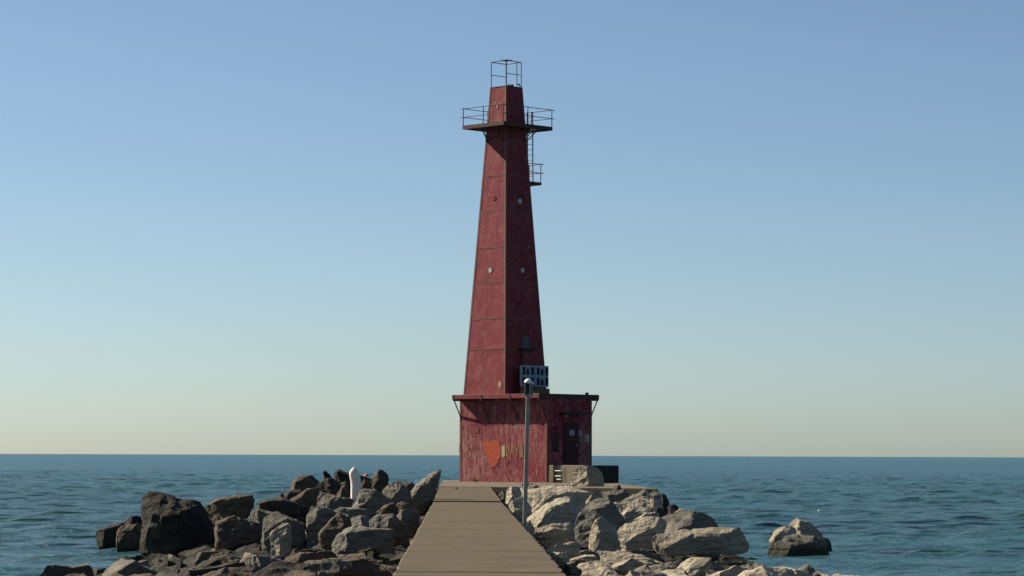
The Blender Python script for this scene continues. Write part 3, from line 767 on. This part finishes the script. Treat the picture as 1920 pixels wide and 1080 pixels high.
boulder(N7, [(230,515),(400,405),(510,398),(525,470),(420,550),(260,560)], 97, 'brown', 'tan sided brown boulder in front of the big rounded brown one', .7, down=.3)
boulder(N7, [(500,480),(550,440),(650,470),(740,500),(860,510),(850,590),(600,610),(505,570)], 93, 'grey', "low grey boulder touching the driftwood log's foot", .7, down=.3)
boulder(N7, [(690,430),(760,390),(840,440),(835,500),(740,500)], 99, 'brown', 'yellowish brown stone right behind the low grey boulder', .8, down=.3)
boulder(N7, [(930,350),(960,300),(1060,300),(1040,410),(940,440)], 108, 'brown', 'brown stone between the driftwood log and the tipped up block', .8, down=.3)
boulder(N7, [(1340,370),(1350,335),(1480,345),(1490,420),(1400,440)], 110, 'brown', 'flat brown stone seen between the grey pyramid and the tall pointed slab', .8, down=.4)
boulder(N7, [(-110,540),(20,515),(170,510),(420,560),(430,650),(380,730),(180,700),(-100,650)], 86, 'dark', 'wide low black boulder between the brown boulder and the pale front stones', .7, down=.3)
boulder(N7, [(-60,660),(120,642),(230,680),(380,740),(380,830),(230,860),(-40,840)], 78, 'grey', 'flat grey boulder in front of the wide low black one', .7, down=.3)
boulder(N7, [(40,850),(130,775),(205,728),(240,760),(250,870),(60,890)], 71, 'light', 'small pale ridged stone at the front of the driftwood side heap', .8, down=.3)
boulder(N7, [(380,840),(400,690),(440,590),(480,560),(600,600),(720,650),(700,780),(560,860),(400,870)], 78, 'grey', 'broad grey boulder with fluted face at the foot of the driftwood side heap', .6, down=.3)
boulder(N7, [(610,640),(640,592),(860,600),(1000,630),(1190,640),(1120,720),(830,700),(680,690)], 84, 'grey', 'long flat grey ledge under the blunt dark grey boulder', .7, down=.2)
boulder(N7, [(510,850),(600,750),(710,645),(785,640),(840,700),(860,800),(640,880)], 73, 'brown', 'steep brown wedge leaning on the broad fluted grey boulder', .7, down=.3)
boulder(N7, [(820,690),(850,650),(1030,670),(1110,760),(1100,830),(860,820)], 75, 'grey', 'grey boulder with a dark hollow beside the steep brown wedge', .7, down=.3)
boulder(N7, [(1020,700),(1120,648),(1280,658),(1350,720),(1430,800),(1300,860),(1080,830)], 72, 'grey', 'bumpy grey boulder next to the walkway, in front of the long flat ledge', .7, down=.3)
boulder(N7, [(1310,650),(1390,610),(1465,583),(1535,610),(1535,700),(1470,800),(1390,780),(1330,720)], 77, 'grey', 'knobbly grey boulder beside the walkway below the tall pointed slab', .7, down=.4)
boulder(N7, [(1090,640),(1180,570),(1270,540),(1320,600),(1310,660),(1130,670)], 86, 'brown', 'small dark brown stone in front of the grey pyramid', .8, down=.2)
boulder(N7, [(1280,570),(1350,528),(1445,560),(1450,610),(1320,640)], 87, 'brown', 'small brown stone between the grey pyramid and the knobbly boulder', .8, down=.2)
boulder(N7, [(640,870),(770,792),(900,768),(1010,800),(1190,800),(1290,850),(1270,920),(650,930)], 67, 'grey', 'long low grey stone at the very foot of the steep brown wedge', .7, down=.2)
boulder(N6, [(535,560),(540,450),(600,408),(720,422),(860,455),(960,448),(1040,465),(1110,550),(1180,680),(1190,800),(530,810)], 88, 'dark', 'huge squat blackish boulder with pale crusted top at the water edge', .75, lean=.06, down=.5, amp=.035)
boulder(N6, [(1090,520),(1190,452),(1290,460),(1420,403),(1500,403),(1545,460),(1510,560),(1400,620),(1200,650),(1110,590)], 99, 'brown', 'long brown boulder sloping up beside the huge blackish one', .8, down=.5)
boulder(N6, [(140,728),(270,668),(400,640),(410,760),(160,800)], 98, 'dark', 'outermost black stone sloping into the water beside the huge blackish boulder', .8, down=.4)
boulder(N6, [(385,640),(430,605),(545,586),(550,720),(400,700)], 97, 'dark', 'black stone pressed against the huge blackish boulder on its water side', .8, down=.6)
boulder(N6, [(320,730),(360,682),(530,660),(545,790),(330,810)], 92, 'brown', 'brown stone low in front of the outermost black one', .8, down=.4)
boulder(N6, [(1170,650),(1300,670),(1345,588),(1410,610),(1640,680),(1720,750),(1300,800),(1180,780)], 83, 'brown', 'jagged brown boulder right beside the foot of the huge blackish one', .7, down=.4)
boulder(N6, [(1455,565),(1500,538),(1600,568),(1740,563),(1900,640),(1800,700),(1560,660)], 85, 'grey', 'ridged grey stone above the jagged brown boulder', .7, down=.3)
# ---- lamp post side
boulder(NR, [(800,375),(805,205),(930,180),(1060,163),(1100,210),(1138,290),(1132,400),(1010,415),(860,390)], 133, 'light', 'big blocky pale boulder resting against the door landing', .7, lean=-.1, down=.5)
boulder(NR, [(350,440),(430,390),(640,368),(820,390),(985,440),(970,510),(740,500),(560,530),(420,580),(350,570)], 106, 'light', 'long smooth pale slab lying behind the lamp post', .8, lean=.0, down=.3)
boulder(NR, [(178,545),(225,492),(330,488),(360,560),(410,600),(370,690),(300,700),(215,625)], 86, 'light', 'rounded pale boulder touching the walkway behind the lamp post', .7, down=.3)
boulder(NR, [(148,490),(152,400),(220,370),(290,388),(305,445),(210,510)], 104, 'light', 'pale block against the walkway at the far end by the platform', .8, down=.3)
boulder(NR, [(72,465),(120,400),(162,383),(158,480),(110,505)], 108, 'grey', 'grey wedge stone filling the gap between walkway and platform', .8, down=.3)
boulder(NR, [(285,410),(305,358),(400,338),(495,380),(430,420)], 117, 'light', 'pale stone just behind the lamp post in front of the red base', .8, down=.3)
boulder(NR, [(480,400),(520,372),(640,360),(800,370),(820,410),(600,420)], 121, 'light', 'long pale stone below the landing rungs', .8, down=.3)
boulder(NR, [(330,745),(440,620),(540,540),(640,498),(760,493),(900,510),(965,525),(900,640),(860,750),(700,780),(520,780),(400,830)], 83, 'light', 'large cracked boulder with pale side and slate grey side beside the lamp post', .75, lean=.04, down=.4)
boulder(NR, [(860,640),(960,560),(1110,495),(1190,500),(1255,570),(1375,750),(1200,830),(890,860),(840,760)], 79, 'grey', 'big slate grey shaded boulder with a ridge of pale edge', .75, lean=.05, down=.4)
boulder(NR, [(950,530),(1010,460),(1078,400),(1118,470),(1110,540),(1010,560)], 90, 'light', 'small pointed pale stone above the slate grey boulder', .8, down=.3)
boulder(NR, [(455,880),(450,790),(540,750),(680,758),(810,752),(840,800),(720,880)], 73, 'light', 'pale stone at the foot of the large cracked boulder', .7, down=.3)
boulder(NR, [(335,760),(385,700),(440,770),(460,880),(400,870)], 74, 'light', 'pale narrow stone at the foot of the lamp post', .7, down=.3)
boulder(NR, [(985,850),(1060,710),(1110,688),(1160,730),(1230,760),(1295,830),(1300,930),(1000,930)], 70, 'light', 'knobbly pale stone in front of the slate grey boulder', .8, down=.3)
boulder(NR, [(1260,800),(1340,742),(1520,690),(1690,688),(1760,730),(1720,860),(1500,890),(1330,870)], 76, 'light', 'pale smooth boulder between the knobbly stone and the humped grey one', .7, down=.3)
boulder(N2, [(0,790),(190,740),(330,680),(540,688),(610,710),(700,740),(795,825),(800,900),(500,930),(0,920)], 84, 'grey', 'broad humped grey boulder sloping down to the water', .8, down=.4)
boulder(N2, [(120,900),(470,850),(640,838),(780,830),(930,813),(1025,808),(1095,880),(1110,960),(160,960)], 74, 'light', 'long low pale ledge of rock below the humped grey boulder', .7, down=.4)
boulder(N2, [(1440,900),(1475,830),(1530,765),(1580,742),(1650,765),(1745,800),(1825,890),(1830,960),(1440,960)], 100, 'light', 'lone peaked tan boulder standing apart in the water', .8, down=.8)
boulder(N2, [(1300,985),(1345,890),(1440,830),(1560,850),(1600,985)], 98.8, 'light', 'low tan stone against the lone peaked boulder in the water', .8, down=.8)
boulder(NR, [(1115,440),(1180,420),(1330,420),(1405,470),(1290,530),(1130,500)], 112, 'grey', 'flat bluish grey slab between the pointed stone and the platform', .8, down=.4)
boulder(NR, [(1300,530),(1420,490),(1550,418),(1640,418),(1705,440),(1705,510),(1500,540)], 111, 'grey', 'tilted flat topped stone under the platform edge', .8, down=.4)
boulder(NR, [(1235,540),(1400,520),(1705,503),(1745,560),(1725,620),(1640,610),(1560,580),(1330,600),(1265,580)], 105, 'light', 'long thin pale slab laid over darker stones', .8, down=.3)
boulder(NR, [(1685,460),(1740,438),(1795,520),(1790,620),(1730,620)], 112, 'dark', "dark upright stone under the platform's outer corner", .8, down=.5)
boulder(NR, [(1305,650),(1380,590),(1480,578),(1595,610),(1560,660),(1440,700),(1340,690)], 97, 'light', 'small yellowish boulder under the long thin pale slab', .8, down=.3)
boulder(NR, [(1430,720),(1560,640),(1690,650),(1660,710),(1500,740)], 88, 'light', 'thin pale stone below the small yellowish boulder', .7, down=.3)
boulder(NR, [(1560,600),(1700,590),(1760,610),(1740,680),(1580,680)], 103, 'dark', 'dark stone in the hollow under the long thin pale slab', .8, down=.4)
boulder(NR, [(1765,560),(1850,560),(1905,630),(1880,690),(1770,690)], 104, 'dark', 'dark stone at the water edge beside the tan one', .8, down=.5)
boulder(NR, [(1835,600),(1890,588),(1970,640),(1960,690),(1845,690)], 102, 'light', 'tan stone at the water edge above the humped grey boulder', .8, down=.4)
boulder(NR, [(1215,410),(1230,370),(1290,363),(1312,400),(1285,425)], 119, 'brown', 'small brown stone lying below the door landing', .8, down=.2)

boulder(N2, [(1270,1010),(1400,945),(1560,925),(1760,935),(1880,985),(1880,1040),(1270,1040)], 96.5, 'grey', 'flat wet stone awash in front of the lone peaked boulder', .8, down=.6)
boulder(N2, [(1780,1010),(1800,930),(1850,915),(1905,960),(1920,1010)], 99.5, 'grey', 'small grey stone awash beside the lone peaked boulder', .8, down=.6)

# ---- rubble bed and filler boulders
def bed_h(x, y):
    lat = x - WDIR.x*y
    if lat < 0:
        l = -lat-.9
        crest = np.interp(y, [10, 50, 66, 80, 97, 112, 124, 132, 160], [-.9, -.85, -.75, -.6, -.45, -.1, .05, -.3, -.9])
        reach = np.interp(y, [10, 60, 90, 120, 135, 165], [8.0, 8.5, 11.5, 9.5, 6.5, 6])
    else:
        l = lat-1.5
        crest = np.interp(y, [10, 50, 66, 80, 97, 112, 124, 132, 160], [-.9, -.9, -.8, -.6, -.5, -.35, -.35, -.5, -.9])
        reach = np.interp(y, [10, 60, 90, 120, 135, 165], [6.5, 7.5, 9.0, 7.5, 6.5, 6])
    l = max(l, 0)
    return float(crest - (1.0+crest*0+WATER*-.0)*0 - (l/reach)**1.5*(crest-(WATER-.25)))
def bed():
    bm = bmesh.new(); g = {}
    nx, ny = 110, 420
    for i in range(nx+1):
        for j in range(ny+1):
            x = -18+34*i/nx; y = 8+160*j/ny; x += WDIR.x*y
            z = bed_h(x, y); z = max(z, -4.5)-.12+noise.fractal(Vector((x*1.1, y*1.1, 0)), .8, 2.1, 4)*.32
            g[i, j] = bm.verts.new((x, y, z))
    for i in range(nx):
        for j in range(ny): bm.faces.new((g[i, j], g[i+1, j], g[i+1, j+1], g[i, j+1]))
    me = bpy.data.meshes.new('rubble_bed'); bm.to_mesh(me); bm.free()
    tag(link('rubble_bed', me, M['dark']), 'dark rubble bed of the breakwater under the boulders', kind='structure')
bed()
protos = []
for k in range(10):
    rs = random.Random(100+k); bm = bmesh.new()
    sx, sy, sz = 1, rs.uniform(.6, .95), rs.uniform(.45, .75)
    pts = []
    for _ in range(13):
        v = Vector((rs.gauss(0, 1), rs.gauss(0, 1), rs.gauss(0, 1))).normalized()*rs.uniform(.42, .56); pts.append(Vector((v.x*sx, v.y*sy, v.z*sz)))
    hull(bm, pts); rough_rock(bm, 1.0, 50+k*1.7, 5, .042); bmesh.ops.recalc_face_normals(bm, faces=bm.faces)
    me = bpy.data.meshes.new('boulder'); bm.to_mesh(me); bm.free(); protos.append(me)
pm = {}
def proto(k, mat):
    if (k, mat) not in pm:
        me = protos[k].copy(); me.materials.clear(); me.materials.append(M[mat]); pm[k, mat] = me
    return pm[k, mat]
rs = random.Random(5)
TONE = dict(light='pale cream', grey='grey', brown='brown', dark='blackish')
def filler(x, y, sc_, lift, mats, side):
    mt = rs.choice(mats); o = bpy.data.objects.new('boulder', proto(rs.randrange(10), mt)); COL.objects.link(o)
    z = bed_h(x, y)
    o.location = (x, y, z+lift*sc_); o.scale = (sc_*rs.uniform(.9, 1.25), sc_*rs.uniform(.85, 1.1), sc_*rs.uniform(.85, 1.1))
    o.rotation_euler = (rs.uniform(-.35, .35), rs.uniform(-.35, .35), rs.uniform(0, 6.28))
    tag(o, 'half buried %s boulder low in the %s side heap' % (TONE[mt], side), 'boulder', 'low %s boulders on the %s side' % (TONE[mt], side))
placed = []
def scatter(n, side, y0, y1, smin, smax, lift, lmax):
    c = 0; tries = 0
    while c < n and tries < 6000:
        tries += 1
        y = rs.uniform(y0, y1); s_ = rs.uniform(smin, smax)
        l = rs.uniform(.55*s_+.06, lmax(y)); x = wx(WL-l if side < 0 else WR+l, y)
        if any((x-a)**2+(y-b)**2 < (.33*(s_+q))**2 for a, b, q in placed): continue
        lf = lift
        if y < 66: lf = min(lift, (at(960, 1004+rs.uniform(0, 14), y).z-bed_h(x, y))/s_-.5)
        if lf < -.28: continue
        px, py = proj((x, y, bed_h(x, y)+lf*s_+s_*.42))
        if px < -60 or px > 1980 or py > 1130: continue
        if (y > 62) and (py < 997 if (px < 200 or px > 1420) else False): continue
        placed.append((x, y, s_)); c += 1
        if side < 0: filler(x, y, s_, lf, ['grey', 'brown', 'brown', 'dark', 'grey'], 'driftwood')
        else: filler(x, y, s_, lf, ['light', 'light', 'grey', 'grey'], 'lamp post')
scatter(34, -1, 37, 58, 1.3, 2.3, .22, lambda y: 9.5); scatter(24, -1, 56, 66, .9, 1.6, .3, lambda y: 9); scatter(30, -1, 37, 66, .5, 1.0, .25, lambda y: 8)
scatter(30, 1, 37, 58, 1.3, 2.3, .22, lambda y: 8.5); scatter(24, 1, 56, 66, .9, 1.6, .3, lambda y: 8); scatter(30, 1, 37, 66, .5, 1.0, .25, lambda y: 7)
scatter(30, -1, 66, 96, .7, 1.3, -.12, lambda y: 9.5)
scatter(26, 1, 66, 96, .7, 1.3, -.12, lambda y: 7.0)
scatter(22, -1, 96, 126, .8, 1.4, -.05, lambda y: 7.5)
scatter(20, 1, 96, 118, .8, 1.4, -.08, lambda y: 5.8)

# ------------------------------------------------------------------ driftwood, buoy, float
def driftwood():
    D = 93.5; P = [(668, 944, .17), (667.5, 930, .175), (667.5, 915, .17), (666.5, 903, .175), (664.5, 893, .185), (664.0, 886, .165), (665.5, 881, .10), (666.5, 877, .05)]
    bm = bmesh.new(); n = 18; rings = []
    base = at(P[0][0], P[0][1], D)
    for k, (x, y, r) in enumerate(P):
        c = at(x, y, D)-base; ring = []
        for i in range(n):
            a = 2*math.pi*i/n; rr = r*(1+.22*noise.noise(Vector((math.cos(a)*1.4, math.sin(a)*1.4, k*.45)))+.06*math.sin(a*5+k*.3))
            ring.append(bm.verts.new(c+Vector((math.cos(a)*rr, math.sin(a)*rr, .05*math.cos(a-2.6) if k > 4 else 0))))
        rings.append(ring)
    for A, B in zip(rings, rings[1:]):
        for i in range(n): bm.faces.new((A[i], A[(i+1) % n], B[(i+1) % n], B[i]))
    bm.faces.new(rings[0][::-1]); bm.faces.new(rings[-1])
    me = bpy.data.meshes.new('driftwood_log'); bm.to_mesh(me); bm.free()
    md = link('driftwood_log', me, M['drift'], None, True); md.location = base
    s_ = md.modifiers.new('s', 'SUBSURF'); s_.levels = 1; s_.render_levels = 2
    tag(md, 'bleached white driftwood log standing upright among the boulders', 'driftwood')
driftwood()
b0 = atz(687, 894.5, WATER); bu = empty('buoy', b0)
tag(bu, 'small round red buoy with a white lower half floating on the lake', 'buoy')
r = .42
prof = [(r*math.cos(a), r*math.sin(a)+.05) for a in [math.radians(d) for d in range(4, 90, 10)]]
MB().lathe(prof+[(.05, r+.09), (.02, r+.2)], (0, 0, 0), 20).build('buoy_cap', M['buoy'], bu, True)
MB().lathe([(r*.3, -.4), (r*.8, -.3), (r*1.02, -.1), (r*1.02, .05), (r*.98, .09)], (0, 0, 0), 20).build('buoy_float', M['white'], bu, True)
f0 = atz(1536, 960, WATER)
m = MB(); m.lathe([(.03, -.06), (.06, -.03), (.075, .02), (.06, .07), (.02, .10)], (0, 0, 0), 14); m.lathe([(.014, .095), (.014, .14)], (0, 0, 0), 8)
fo = m.build('fishing_float', M['white'], None, True); fo.location = f0 + Vector((0, 0, .04))
tag(fo, 'tiny white float bobbing on the open water', 'float')
